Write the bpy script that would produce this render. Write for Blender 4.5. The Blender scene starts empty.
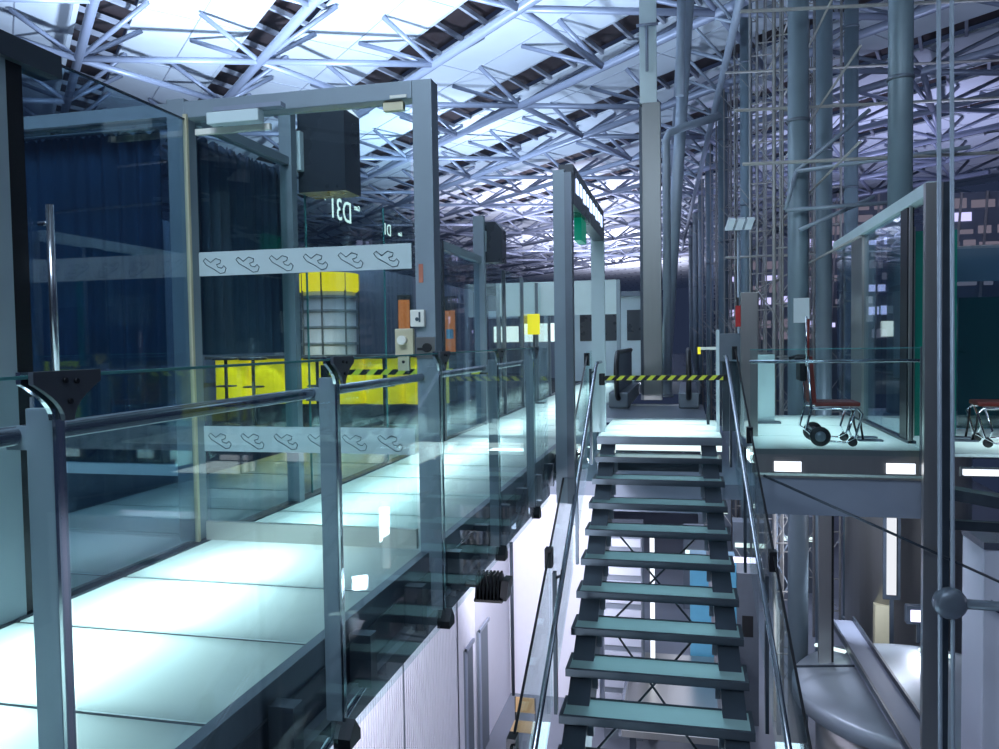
import bpy, bmesh, math, random
from mathutils import Vector, Matrix
random.seed(4)
S = bpy.context.scene
COL = S.collection
V = Vector

# ------------------------------------------------------------------ materials
def nt(name):
    m = bpy.data.materials.new(name); m.use_nodes = True
    t = m.node_tree; t.nodes.clear()
    o = t.nodes.new('ShaderNodeOutputMaterial')
    return m, t, o
def pbr(name, col, rough=.5, metal=0., noise=0., scale=8., emit=None, estr=0., stretch=None):
    m, t, o = nt(name)
    b = t.nodes.new('ShaderNodeBsdfPrincipled')
    b.inputs['Base Color'].default_value = (*col, 1); b.inputs['Roughness'].default_value = rough
    b.inputs['Metallic'].default_value = metal
    if emit:
        b.inputs['Emission Color'].default_value = (*emit, 1); b.inputs['Emission Strength'].default_value = estr
    if noise:
        tc = t.nodes.new('ShaderNodeTexCoord'); mp = t.nodes.new('ShaderNodeMapping')
        if stretch: mp.inputs['Scale'].default_value = stretch
        n = t.nodes.new('ShaderNodeTexNoise'); n.inputs['Scale'].default_value = scale
        r = t.nodes.new('ShaderNodeMapRange'); r.inputs['To Min'].default_value = 1 - noise; r.inputs['To Max'].default_value = 1 + noise
        h = t.nodes.new('ShaderNodeHueSaturation'); h.inputs['Color'].default_value = (*col, 1)
        t.links.new(tc.outputs['Object'], mp.inputs['Vector']); t.links.new(mp.outputs[0], n.inputs['Vector'])
        t.links.new(n.outputs['Fac'], r.inputs['Value']); t.links.new(r.outputs[0], h.inputs['Value'])
        t.links.new(h.outputs[0], b.inputs['Base Color'])
        r2 = t.nodes.new('ShaderNodeMapRange'); r2.inputs['To Min'].default_value = max(.02, rough - noise * .4); r2.inputs['To Max'].default_value = min(1, rough + noise * .4)
        t.links.new(n.outputs['Fac'], r2.inputs['Value']); t.links.new(r2.outputs[0], b.inputs['Roughness'])
    t.links.new(b.outputs[0], o.inputs[0])
    return m
def emis(name, col, s):
    m, t, o = nt(name)
    e = t.nodes.new('ShaderNodeEmission'); e.inputs[0].default_value = (*col, 1); e.inputs[1].default_value = s
    t.links.new(e.outputs[0], o.inputs[0]); return m
def glass(name, tint, base=.03, edge=.5, gcol=(1, 1, 1), dirt=0.):
    m, t, o = nt(name)
    tr = t.nodes.new('ShaderNodeBsdfTransparent'); tr.inputs[0].default_value = (*tint, 1)
    gl = t.nodes.new('ShaderNodeBsdfGlossy'); gl.inputs['Roughness'].default_value = .015; gl.inputs[0].default_value = (*gcol, 1)
    lw = t.nodes.new('ShaderNodeLayerWeight'); lw.inputs[0].default_value = .5
    p = t.nodes.new('ShaderNodeMath'); p.operation = 'POWER'; p.inputs[1].default_value = 3.5
    a = t.nodes.new('ShaderNodeMath'); a.operation = 'MULTIPLY_ADD'; a.inputs[1].default_value = edge; a.inputs[2].default_value = base
    mx = t.nodes.new('ShaderNodeMixShader')
    t.links.new(lw.outputs['Facing'], p.inputs[0]); t.links.new(p.outputs[0], a.inputs[0])
    t.links.new(a.outputs[0], mx.inputs[0]); t.links.new(tr.outputs[0], mx.inputs[1]); t.links.new(gl.outputs[0], mx.inputs[2])
    out = mx
    if dirt:
        df = t.nodes.new('ShaderNodeBsdfDiffuse'); df.inputs[0].default_value = (.78, .9, .92, 1)
        m2 = t.nodes.new('ShaderNodeMixShader'); m2.inputs[0].default_value = dirt
        t.links.new(mx.outputs[0], m2.inputs[1]); t.links.new(df.outputs[0], m2.inputs[2]); out = m2
    t.links.new(out.outputs[0], o.inputs[0]); return m
def frosted(name, tcol, dcol, tf=.75, gloss=.10, rough=.12):
    # milky glass: light from beneath passes through diffusely, light from above is scattered back
    m, t, o = nt(name)
    tr = t.nodes.new('ShaderNodeBsdfTranslucent'); tr.inputs[0].default_value = (*tcol, 1)
    df = t.nodes.new('ShaderNodeBsdfDiffuse'); df.inputs[0].default_value = (*dcol, 1)
    gl = t.nodes.new('ShaderNodeBsdfGlossy'); gl.inputs['Roughness'].default_value = rough
    m1 = t.nodes.new('ShaderNodeMixShader'); m1.inputs[0].default_value = tf
    m2 = t.nodes.new('ShaderNodeMixShader')
    lw = t.nodes.new('ShaderNodeLayerWeight'); lw.inputs[0].default_value = .5
    p = t.nodes.new('ShaderNodeMath'); p.operation = 'POWER'; p.inputs[1].default_value = 4
    a = t.nodes.new('ShaderNodeMath'); a.operation = 'MULTIPLY_ADD'; a.inputs[1].default_value = .45; a.inputs[2].default_value = gloss * .5
    t.links.new(lw.outputs['Facing'], p.inputs[0]); t.links.new(p.outputs[0], a.inputs[0]); t.links.new(a.outputs[0], m2.inputs[0])
    t.links.new(df.outputs[0], m1.inputs[1]); t.links.new(tr.outputs[0], m1.inputs[2])
    t.links.new(m1.outputs[0], m2.inputs[1]); t.links.new(gl.outputs[0], m2.inputs[2])
    t.links.new(m2.outputs[0], o.inputs[0]); return m
def stripes(name, c1, c2, period):
    m, t, o = nt(name)
    tc = t.nodes.new('ShaderNodeTexCoord'); sp = t.nodes.new('ShaderNodeSeparateXYZ')
    ad = t.nodes.new('ShaderNodeMath'); ad.operation = 'SUBTRACT'
    md = t.nodes.new('ShaderNodeMath'); md.operation = 'PINGPONG'; md.inputs[1].default_value = period / 2
    gt = t.nodes.new('ShaderNodeMath'); gt.operation = 'GREATER_THAN'; gt.inputs[1].default_value = period / 4
    mx = t.nodes.new('ShaderNodeMix'); mx.data_type = 'RGBA'
    mx.inputs[6].default_value = (*c1, 1); mx.inputs[7].default_value = (*c2, 1)
    b = t.nodes.new('ShaderNodeBsdfPrincipled'); b.inputs['Roughness'].default_value = .5
    t.links.new(tc.outputs['Object'], sp.inputs[0]); t.links.new(sp.outputs[0], ad.inputs[0]); t.links.new(sp.outputs[2], ad.inputs[1])
    t.links.new(ad.outputs[0], md.inputs[0]); t.links.new(md.outputs[0], gt.inputs[0]); t.links.new(gt.outputs[0], mx.inputs[0])
    t.links.new(mx.outputs[2], b.inputs['Base Color']); t.links.new(b.outputs[0], o.inputs[0]); return m

M = dict(
    grey=pbr('painted_grey_steel', (.25, .31, .36), .42, .25, .08, 5),
    dark=pbr('dark_steel', (.05, .065, .085), .38, .5, .2, 6),
    darkplate=pbr('dark_plate', (.09, .105, .13), .4, .4, .12, 9),
    mid=pbr('mid_steel', (.16, .19, .23), .4, .45, .12, 7),
    steel=pbr('brushed_stainless', (.47, .46, .44), .3, .9, .05, 9, stretch=(6, 6, .3)),
    chrome=pbr('polished_steel', (.75, .77, .8), .12, 1.),
    rail=pbr('handrail_steel', (.42, .45, .5), .22, .95, .08, 8),
    tube=pbr('white_painted_tube', (.27, .31, .40), .36, .15, .05, 4),
    pipe=pbr('blue_grey_pipe', (.33, .39, .46), .4, .2, .1, 4),
    column=pbr('column_paint', (.20, .27, .31), .42, .15, .1, 3),
    rod=pbr('weathered_rod', (.40, .39, .37), .5, .2, .25, 12),
    roofw=pbr('white_roof_membrane', (.72, .79, .84), .55, 0, .06, .8),
    louvre=pbr('dark_brown_louvre', (.055, .04, .04), .45, .3, .3, 5),
    slat=pbr('louvre_slat', (.45, .49, .56), .4, .2),
    curtain=pbr('dark_blue_curtain', (.034, .056, .105), .8, 0, .3, 4),
    wall=pbr('white_wall_cladding', (.74, .74, .82), .5, .0, .03, 6),
    floorgloss=pbr('polished_dark_floor', (.12, .14, .17), .12, .1, .1, 2),
    teal=pbr('dark_teal_panel', (.012, .07, .065), .3),
    dome=pbr('dull_steel_dish', (.36, .42, .47), .36, .55, .12, 2),
    clad=pbr('dull_clad_steel', (.20, .21, .21), .38, .7, .06, 4, stretch=(4, 4, .3)),
    kick=pbr('satin_kick_plate', (.66, .66, .60), .34, .45, .06, 5),
    wallgrey=pbr('grey_wall', (.16, .19, .23), .6, 0, .1, 2),
    pale=pbr('pale_panel', (.62, .74, .76), .45, 0, .05, 5),
    palebox=pbr('lilac_white_panel', (.5, .53, .62), .45, .1, .06, 2),
    beam=pbr('beam_grey', (.22, .25, .32), .5, .25, .1, 3),
    floorlow=pbr('apron_floor', (.22, .24, .29), .35, .1, .2, .7),
    black=pbr('black_rubber', (.008, .009, .012), .45),
    blackm=pbr('black_metal', (.015, .017, .022), .4, .6),
    red=pbr('red_leatherette', (.2, .03, .022), .42, 0, .15, 20),
    redp=pbr('red_paint', (.55, .03, .03), .4),
    orange=pbr('orange_poster', (.75, .22, .06), .5, 0, .2, 6, emit=(1, .25, .05), estr=.25),
    wood=pbr('light_plywood', (.72, .47, .22), .5, 0, .15, 3, stretch=(1, 12, 1)),
    beige=pbr('beige_enamel', (.62, .58, .40), .4, .2, .05, 10),
    cream=pbr('cream_plastic', (.8, .8, .72), .4),
    paper=pbr('paper_white', (.75, .82, .85), .6, 0, .03, 12),
    sticker=pbr('red_sticker', (.42, .14, .09), .5),
    ink=pbr('dark_ink', (.05, .08, .10), .6),
    green=pbr('green_panel', (.0, .22, .16), .4, 0, .1, 3),
    bluep=pbr('pale_blue_panel', (.12, .42, .62), .4, 0, .1, 3),
    screen=pbr('dark_screen_box', (.035, .045, .06), .28, .2, .1, 3),
    yellow=emis('yellow_backlit', (1., .78, .02), .95),
    yellowf=pbr('yellow_bar_front', (.85, .68, .01), .35, emit=(1, .78, .01), estr=.42),
    yellowp=pbr('yellow_sign', (.8, .7, .03), .5, emit=(1, .85, .02), estr=.5),
    ledtext=emis('led_text', (.5, .65, 1.), 2.5),
    exitg=pbr('exit_green', (.0, .35, .22), .4, emit=(0, .8, .45), estr=.12),
    lampw=emis('lamp_white', (.86, .92, 1.), 1.6),
    glowc=emis('glow_cyan', (.8, 1., 1.), 1.3),  # emission shared by lit glass, bright spots, shelves, strips and lettering
    glarew=emis('glare_white', (.9, .93, 1.), .95),  # emission for the glare strip before the rotunda
    glowv1=emis('violet_glow', (.62, .6, 1.), 1.2),
    glowv2=emis('dim_glow', (.5, .45, .6), .3),
    lampv=emis('lamp_violet_white', (.75, .72, 1.), 2.5),
    glass=glass('clear_glass', (.90, .965, .965), .022, .36),
    glassd=glass('dark_tinted_glass', (.74, .86, .92), .07, .5),
    glassg=glass('green_glass', (.10, .62, .50), .04, .5),
    edge=pbr('glass_edge', (.10, .34, .34), .2),
    band=glass('frosted_band', (.62, .72, .72), .03, .2, dirt=.6),
    ffloor=frosted('milky_floor_glass', (.84, .95, .96), (.30, .47, .48)),
    ftread=frosted('milky_tread_glass', (.42, .66, .66), (.42, .62, .60), .4, .10),
    tape=stripes('yellow_black_tape', (.75, .8, .06), (.012, .012, .016), .125),
)
m, t, o = nt('open_underside'); tr = t.nodes.new('ShaderNodeBsdfTransparent'); tr.inputs[0].default_value = (.95, 1, 1, 1)
t.links.new(tr.outputs[0], o.inputs[0]); M['under'] = m

# ------------------------------------------------------------------ builders
class MB:
    def __init__(s): s.b = bmesh.new()
    def box(s, lo, hi, mi=0, bev=0.):
        lo, hi = V(lo), V(hi); c = (lo + hi) / 2; d = hi - lo
        r = bmesh.ops.create_cube(s.b, size=1, matrix=Matrix.Translation(c) @ Matrix.Diagonal((*d, 1)))
        if bev:
            es = list({e for v in r['verts'] for e in v.link_edges})
            bmesh.ops.bevel(s.b, geom=es, offset=bev, segments=2, affect='EDGES', profile=.6)
        return s
    def obox(s, c, ax, ay, az):           # oriented box: centre and three half-extent vectors
        c, ax, ay, az = V(c), V(ax), V(ay), V(az)
        vs = [s.b.verts.new(c + ax * i + ay * j + az * k) for i in (-1, 1) for j in (-1, 1) for k in (-1, 1)]
        for f in ((0, 1, 3, 2), (4, 6, 7, 5), (0, 4, 5, 1), (2, 3, 7, 6), (0, 2, 6, 4), (1, 5, 7, 3)):
            s.b.faces.new([vs[i] for i in f])
        return s
    def bar(s, p, q, w, h, up=(0, 0, 1)):  # rectangular bar between two points
        p, q = V(p), V(q); d = q - p; a = d.normalized(); up = V(up)
        if abs(a.dot(up)) > .99: up = V((0, 1, 0))
        x = a.cross(up).normalized(); y = x.cross(a)
        return s.obox((p + q) / 2, d / 2, x * w / 2, y * h / 2)
    def tube(s, p, q, r, n=10, r2=None):
        return s.path([p, q], r, n, r2=r2)
    def path(s, pts, r, n=8, closed=False, r2=None):
        pts = [V(p) for p in pts]; rings = []
        up = V((0, 0, 1)); L = len(pts)
        for i, p in enumerate(pts):
            a = pts[(i - 1) % L] if (closed or i > 0) else p
            c = pts[(i + 1) % L] if (closed or i < L - 1) else p
            d = (c - a).normalized()
            u = up if abs(d.dot(up)) < .95 else V((0, 1, 0))
            if rings: u = py
            x = d.cross(u).normalized(); y = x.cross(d).normalized(); py = y
            rr = r if r2 is None else r + (r2 - r) * i / (L - 1)
            rings.append([s.b.verts.new(p + x * math.cos(2 * math.pi * k / n) * rr + y * math.sin(2 * math.pi * k / n) * rr) for k in range(n)])
        for i in range(L if closed else L - 1):
            A, B = rings[i], rings[(i + 1) % L]
            for k in range(n):
                f = s.b.faces.new((A[k], A[(k + 1) % n], B[(k + 1) % n], B[k])); f.smooth = True
        if not closed:
            s.b.faces.new(rings[0][::-1]); s.b.faces.new(rings[-1])
        return s
    def lathe(s, prof, c=(0, 0, 0), n=32, smooth=True):
        c = V(c); rings = []
        for (r, z) in prof:
            rings.append([s.b.verts.new(c + V((math.cos(2 * math.pi * k / n) * r, math.sin(2 * math.pi * k / n) * r, z))) for k in range(n)])
        for A, B in zip(rings, rings[1:]):
            for k in range(n):
                f = s.b.faces.new((A[k], A[(k + 1) % n], B[(k + 1) % n], B[k])); f.smooth = smooth
        s.b.faces.new(rings[0][::-1]); s.b.faces.new(rings[-1])
        return s
    def prism(s, poly, off):               # polygon (3-D points) pushed along off
        A = [s.b.verts.new(V(p)) for p in poly]; B = [s.b.verts.new(V(p) + V(off)) for p in poly]
        n = len(A); s.b.faces.new(A[::-1]); s.b.faces.new(B)
        for k in range(n): s.b.faces.new((A[k], A[(k + 1) % n], B[(k + 1) % n], B[k]))
        return s
    def build(s, name, mat, parent=None, mats=None):
        bmesh.ops.recalc_face_normals(s.b, faces=s.b.faces[:])
        me = bpy.data.meshes.new(name); s.b.to_mesh(me); s.b.free()
        for x in (mats or [mat]): me.materials.append(M[x])
        ob = bpy.data.objects.new(name, me); COL.objects.link(ob)
        if parent: ob.parent = parent
        return ob
def tag(o, label, cat, group=None):
    o['label'] = label; o['category'] = cat
    if group: o['group'] = group
    return o
def thing(name, label, cat, loc=(0, 0, 0), group=None, rot=0):
    o = bpy.data.objects.new(name, None); COL.objects.link(o); o.empty_display_size = .1
    o.location = loc; o.rotation_euler.z = rot
    return tag(o, label, cat, group)
def struct(name, loc=(0, 0, 0)):
    o = bpy.data.objects.new(name, None); COL.objects.link(o); o.location = loc; o['kind'] = 'structure'; return o
def skind(o): o['kind'] = 'structure'; return o
def copy_thing(root, loc, label, rot=None):
    r = root.copy(); COL.objects.link(r); r.location = loc; r['label'] = label
    if rot is not None: r.rotation_euler.z = rot
    for ch in list(root.children):
        c = ch.copy(); COL.objects.link(c); c.parent = r
        for g in list(ch.children):
            d = g.copy(); COL.objects.link(d); d.parent = c
    return r
def slab(name, x0, x1, y0, y1, z, th, mat, parent):
    # glass slab: milky top and sides, open (clear) underside so that the lamps beneath reach the top
    b = MB(); b.box((x0, y0, z - th), (x1, y1, z))
    o = b.build(name, mat, parent, mats=[mat, 'under'])
    for p in o.data.polygons:
        if p.normal.z < -.5: p.material_index = 1
    return o
ORD = ['first', 'second', 'third', 'fourth', 'fifth', 'sixth', 'seventh', 'eighth', 'ninth', 'tenth', 'eleventh', 'twelfth', 'thirteenth', 'fourteenth', 'fifteenth', 'sixteenth', 'seventeenth', 'eighteenth', 'nineteenth', 'twentieth']

# ------------------------------------------------------------------ lights
def area(loc, to, sx, sy, power, col=(.8, .88, 1), spread=180):
    l = bpy.data.lights.new('lamp', 'AREA'); l.shape = 'RECTANGLE'; l.size = sx; l.size_y = sy; l.energy = power; l.color = col
    l.spread = math.radians(spread)
    o = bpy.data.objects.new('area_light', l); COL.objects.link(o); o.location = loc
    o.rotation_euler = (V(to) - V(loc)).to_track_quat('-Z', 'Y').to_euler(); return o
def spot(loc, to, power, ang=100, col=(.75, .82, 1), blend=.8, rad=.3):
    l = bpy.data.lights.new('floodlamp', 'SPOT'); l.energy = power; l.color = col; l.spot_size = math.radians(ang); l.spot_blend = blend; l.shadow_soft_size = rad
    o = bpy.data.objects.new('floodlamp_light', l); COL.objects.link(o); o.location = loc
    o.rotation_euler = (V(to) - V(loc)).to_track_quat('-Z', 'Y').to_euler(); return o

# ------------------------------------------------------------------ walkway floor
XL, XR = -2.95, -1.50
fl = struct('floor')
JY = [-.56 + .70 * i for i in range(7)]         # joints up to the door line, then on
y = 4.55
while y < 30: JY.append(y); y += .76
for a, b in zip(JY, JY[1:]):
    slab('glass_panel', XL + .04, XR, a + .012, b - .012, 0, .03, 'ffloor', fl)
    if b < 12: slab('glass_panel', -4.45, XL - .06, a + .012, b - .012, 0, .03, 'ffloor', fl)
b = MB()
for a in JY:
    b.box((-4.5, a - .012, -.06), (XR, a + .012, -.004))
b.build('joint_bars', 'dark', fl)
MB().box((XL - .06, -1, -.05), (XL + .04, 30, .012)).build('gutter_strip', 'dark', fl)
MB().box((XL - .055, -1, -.51), (XL - .03, 12, -.051)).build('light_baffle', 'dark', fl)  # hidden web added to keep trough light out of the left bay
MB().box((XR, -.6, -.10), (XR + .05, 30, .012)).build('edge_trim', 'mid', fl)
# steelwork under the walkway
wb = thing('edge_beam', 'dark steel edge beam with brackets under the right side of the glass walkway', 'beam', (0, 0, 0))
MB().box((XR + .0, -.6, -.26), (XR + .06, 10.0, -.101)).build('web', 'dark', wb)
MB().box((XR - .12, -.6, -.30), (XR + .10, 10.0, -.262)).build('flange', 'mid', wb)
for i in range(15):
    yy = -.3 + .7 * i
    MB().box((XR + .061, yy, -.28), (XR + .16, yy + .07, -.05)).build('bracket', 'dark', wb)
ub = thing('under_frame', 'dark steel cross frame with a diagonal rod below the glass walkway', 'frame')
b = MB()
for i in range(14): b.box((-4.4, -.1 + .7 * i, -.62), (XR - .13, -.02 + .7 * i, -.52))
b.build('cross_bars', 'dark', ub)
MB().box((XR - .35, -.6, -.75), (XR - .2, 10, -.621)).build('lower_chord', 'dark', ub)
MB().tube((-1.68, 2.9, -.8), (-1.52, 5.2, -.1), .018).build('diagonal_rod', 'rail', ub)
MB().box((-4.45, -.6, -.52), (-4.4, 10, -.05)).build('side_web', 'dark', ub)

# light troughs beneath the milky glass
FC = (.80, .985, 1.)
area((-2.42, 1.9, -.36), (-2.42, 1.9, 1), .26, 4.6, 78, FC)
area((-2.36, 7.2, -.36), (-2.36, 7.2, 1), .28, 5.2, 52, FC)
area((-2.3, 16.5, -.42), (-2.3, 16.5, 1), .3, 12.5, 110, FC)
area((-3.7, 5.5, -.45), (-3.7, 5.5, 1), .3, 8, 3.5, (.5, .65, 1))

# ------------------------------------------------------------------ balustrade along the walkway
GX = -1.30
bal = thing('glass_balustrade', 'long glass balustrade with steel posts and handrail along the glass walkway', 'balustrade', (GX, 1.4, 0))
def at(o, P):                                     # build in world coordinates, keep under a moved parent
    o.matrix_parent_inverse = Matrix.Translation(P.location).inverted(); return o
PY = [.05, 1.44, 2.84, 4.16, 5.53, 6.9]
for a, c in zip(PY, PY[1:]):
    g = at(MB().box((GX, a + .02, -.31), (GX + .014, c - .02, 1.155)).build('glass_pane', 'glass', bal), bal)
    e = MB().box((GX - .002, a + .02, 1.156), (GX + .016, c - .02, 1.163)).build('top_edge', 'edge', g)
at(MB().box((GX, 6.92, -.31), (GX + .014, 7.5, 1.155)).build('glass_pane', 'glass', bal), bal)
for yy in PY:
    p = at(MB().box((GX - .075, yy - .012, -.25), (GX - .008, yy + .012, 1.09), bev=.003).build('post', 'grey', bal), bal)
    e = MB().box((GX - .006, yy - .013, -.25), (GX + .002, yy + .013, 1.09)).build('polished_edge', 'chrome', p)
    # clamp plate: wide at the top, curving in to the post
    poly = [(yy - .095, 1.17), (yy + .095, 1.17), (yy + .095, 1.145)]
    for k in range(7):
        s = k / 6; poly.append((yy + .085 - .072 * math.sin(s * math.pi / 2), 1.14 - .065 * s - .01 * s * s))
    for k in range(6, -1, -1):
        s = k / 6; poly.append((yy - .085 + .072 * math.sin(s * math.pi / 2), 1.14 - .065 * s - .01 * s * s))
    poly.append((yy - .095, 1.145))
    cl = at(MB().prism([(GX + .016, u, w) for u, w in poly], (.012, 0, 0)).build('clamp_plate', 'darkplate', bal), bal)
    cl2 = at(MB().prism([(GX - .014, u, w) for u, w in poly], (.012, 0, 0)).build('clamp_plate', 'chrome', bal), bal)
    for dy, dz in ((-.012, 1.15), (.02, 1.147), (.0, 1.105)):
        MB().tube((GX + .028, yy + dy, dz), (GX + .033, yy + dy, dz), .006, 10).build('bolt', 'blackm', cl)
    at(MB().prism([(GX - .03, yy - .05, -.34), (GX - .03, yy + .05, -.34), (GX - .03, yy + .05, -.30), (GX - .03, yy, -.24), (GX - .03, yy - .05, -.30)], (.07, 0, 0)).build('foot_clamp', 'blackm', bal), bal)
    at(MB().box((GX - .13, yy - .008, 1.0), (GX - .07, yy + .008, 1.05)).build('rail_bracket', 'grey', bal), bal)
h = at(MB().tube((-1.41, -.2, 1.03), (-1.41, 7.4, 1.03), .021, 14).build('handrail', 'rail', bal), bal)

# ------------------------------------------------------------------ door across the walkway
DY = 4.41
ds = thing('glass_doorway', 'tall grey steel doorway with closed glass door across the walkway', 'doorway', (-2.2, DY, 0))
def D(o): return at(o, ds)
D(MB().box((-3.075, DY - .06, 0), (-2.955, DY + .06, 2.72), bev=.004).build('frame_post', 'grey', ds))
D(MB().box((-1.50, DY - .06, -.1), (-1.385, DY + .06, 2.70), bev=.004).build('frame_post', 'grey', ds))
D(MB().box((-2.954, DY - .06, 2.60), (-1.501, DY + .06, 2.70), bev=.004).build('frame_header', 'grey', ds))
D(MB().box((-2.955, DY - .075, .0), (-2.93, DY - .055, 2.62)).build('hinge_trim', 'beige', ds))
leaf = D(MB().box((-2.90, DY - .03, .135), (-1.53, DY - .016, 2.585)).build('door_leaf', 'glass', ds))
def DL(o): return o
DL(MB().box((-2.90, DY - .042, .02), (-1.53, DY - .004, .134)).build('kick_plate', 'kick', leaf))
DL(MB().box((-2.90, DY - .036, 2.5), (-2.40, DY - .01, 2.535)).build('closer_arm_shoe', 'cream', leaf))
cb = D(MB().box((-2.76, DY - .13, 2.53), (-2.42, DY - .061, 2.60), bev=.006).build('door_closer', 'pale', ds))
D(MB().box((-2.72, DY - .12, 2.605), (-2.28, DY - .062, 2.63)).build('closer_slide_rail', 'tube', ds))
D(MB().box((-1.68, DY - .045, 2.545), (-1.56, DY - .002, 2.592)).build('top_patch_fitting', 'beige', ds))
D(MB().box((-1.63, DY - .068, 2.605), (-1.53, DY - .061, 2.622)).build('maker_plate', 'cream', ds))
for z0, z1, i0 in ((1.645, 1.79, 0), (.57, .725, 0)):
    bd = DL(MB().box((-2.90, DY - .034, z0), (-1.53, DY - .031, z1)).build('frosted_band', 'band', leaf))
    for i in range(6):
        c = -2.80 + .222 * i; zc = (z0 + z1) / 2 - .01
        pr = [(-.07, .03), (-.055, .045), (-.02, .018), (.015, .042), (.05, .03), (.045, .012), (.02, .004), (.03, -.012), (.055, -.018), (.07, -.004), (.085, -.02), (.075, -.045), (.045, -.05), (.0, -.022), (-.05, .005)]
        DL(MB().path([(c + u, DY - .036, zc + w) for u, w in pr], (.0024), 5, closed=True).build('track_outline', 'ink', bd))
lk = D(MB().box((-1.625, DY - .075, 1.145), (-1.515, DY - .043, 1.30), bev=.004).build('lock_case', 'beige', ds))
for nm, args, mt in (('knob', ((-1.575, DY - .11, 1.235), (-1.575, DY - .076, 1.235), .026), 'cream'),):
    DL(MB().tube(*args, 16).build(nm, mt, lk))
DL(MB().box((-1.612, DY - .07, 1.06), (-1.545, DY - .044, 1.144)).build('key_plate', 'beige', lk))
DL(MB().tube((-1.578, DY - .074, 1.11), (-1.578, DY - .07, 1.11), .009, 12).build('keyhole', 'black', lk))
st = D(MB().box((-1.50, DY - .07, 1.13), (-1.39, DY - .061, 1.25)).build('strike_plate', 'steel', ds))
DL(MB().tube((-1.432, DY - .088, 1.19), (-1.432, DY - .071, 1.19), .026, 18).build('cylinder_ring', 'black', st))
DL(MB().box((-1.49, DY - .082, 1.175), (-1.45, DY - .071, 1.19)).build('latch', 'black', st))
sw = D(MB().box((-1.525, DY - .095, 1.31), (-1.44, DY - .061, 1.405), bev=.006).build('switch_plate', 'cream', ds))
DL(MB().tube((-1.482, DY - .10, 1.352), (-1.482, DY - .096, 1.352), .011, 12).build('switch_key', 'ink', sw))
DL(MB().box((-1.472, DY - .099, 1.335), (-1.462, DY - .096, 1.392)).build('switch_mark', 'ink', sw))
D(MB().box((-1.478, DY - .064, 1.56), (-1.452, DY - .061, 1.665)).build('sticker', 'sticker', ds))

# partition left of the door, with curtain
def curtain(name, p0, p1, z0, z1, n, parent, amp=.035, waves=14):
    b = bmesh.new(); p0, p1 = V(p0), V(p1); d = p1 - p0; nrm = V((-d.y, d.x, 0)).normalized(); rows = []
    for j in range(8):
        fz = j / 7; row = []
        for i in range(n + 1):
            f = i / n
            w = math.sin(f * waves * 2 * math.pi + .6 * math.sin(f * 19)) * amp * (.6 + .4 * math.sin(f * 7 + 1)) * (.75 + .4 * (1 - fz))
            zz = z0 + (z1 - z0) * fz + (.012 * math.cos(f * waves * 4 * math.pi) if j == 7 else 0)
            row.append(b.verts.new(p0 + d * f + nrm * w + V((0, 0, zz))))
        rows.append(row)
    for A, B in zip(rows, rows[1:]):
        for i in range(n):
            f = b.faces.new((A[i], A[i + 1], B[i + 1], B[i])); f.smooth = True
    me = bpy.data.meshes.new(name); b.to_mesh(me); b.free(); me.materials.append(M['curtain'])
    o = bpy.data.objects.new(name, me); COL.objects.link(o); o.parent = parent
    so = o.modifiers.new('thick', 'SOLIDIFY'); so.thickness = .006
    return o
lp = thing('glass_partition', 'glass partition bay left of the steel doorway with low grey rail', 'partition', (-3.8, DY, 0))
def P(o): return at(o, lp)
P(MB().box((-4.9, DY - .05, 2.62), (-3.076, DY + .05, 2.70)).build('top_rail', 'grey', lp))
P(MB().box((-4.9, DY - .03, .41), (-3.076, DY + .03, .475)).build('low_rail', 'pale', lp))
P(MB().box((-4.9, DY - .008, .476), (-3.076, DY + .008, 2.619)).build('glass_pane', 'glassd', lp))
P(MB().box((-4.9, DY - .008, .02), (-3.076, DY + .008, .409)).build('glass_pane', 'glass', lp))
P(MB().box((-4.95, DY - .05, 0), (-4.901, DY + .05, 2.70)).build('end_post', 'grey', lp))
cA = thing('curtain', 'dark blue pleated curtain hanging behind the glass left of the steel doorway', 'curtain', (0, 0, 0))
curtain('drape', (-4.85, DY + .14, 0), (-3.27, DY + .14, 0), .44, 2.60, 240, cA, waves=13)
MB().tube((-4.88, DY + .14, 2.615), (-3.1, DY + .14, 2.615), .012).build('curtain_rail', 'steel', cA)

# glass side wall of the walkway: near part (before the door) and far part (behind it)
np_ = thing('glass_side_wall', 'near left glass wall with dark header stub and upright pull bar', 'glass wall', (XL, 3.1, 0))
def N(o): return at(o, np_)
N(MB().box((XL - .09, 2.6, 0), (XL + .03, 3.0, 2.62)).build('frame_post', 'grey', np_))
N(MB().box((XL - .03, 3.01, 0.02), (XL + .02, 3.10, 2.52)).build('edge_post', 'blackm', np_))
N(MB().box((XL - .06, 2.6, 2.50), (XL + .06, 3.30, 2.605)).build('header_stub', 'dark', np_))
N(MB().box((XL - .006, 3.12, .02), (XL + .006, 4.34, 2.585)).build('glass_pane', 'glassd', np_))
N(MB().box((XL - .009, 3.12, 2.586), (XL + .009, 4.34, 2.594)).build('top_edge', 'dark', np_))
pb = N(MB().tube((XL + .07, 3.18, .98), (XL + .07, 3.18, 1.885), .018, 14).build('pull_bar', 'rail', np_))
for z in (1.05, 1.8): MB().tube((XL + .008, 3.18, z), (XL + .07, 3.18, z), .012, 10).build('standoff', 'rail', pb)
N(MB().box((XL - .03, 3.06, .0), (XL + .05, 3.2, .07), bev=.01).build('floor_pivot', 'cream', np_))
N(MB().tube((XL + .06, 3.04, .1), (XL + .06, 3.04, 1.0), .012, 10).build('drop_bolt', 'rail', np_))

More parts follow.
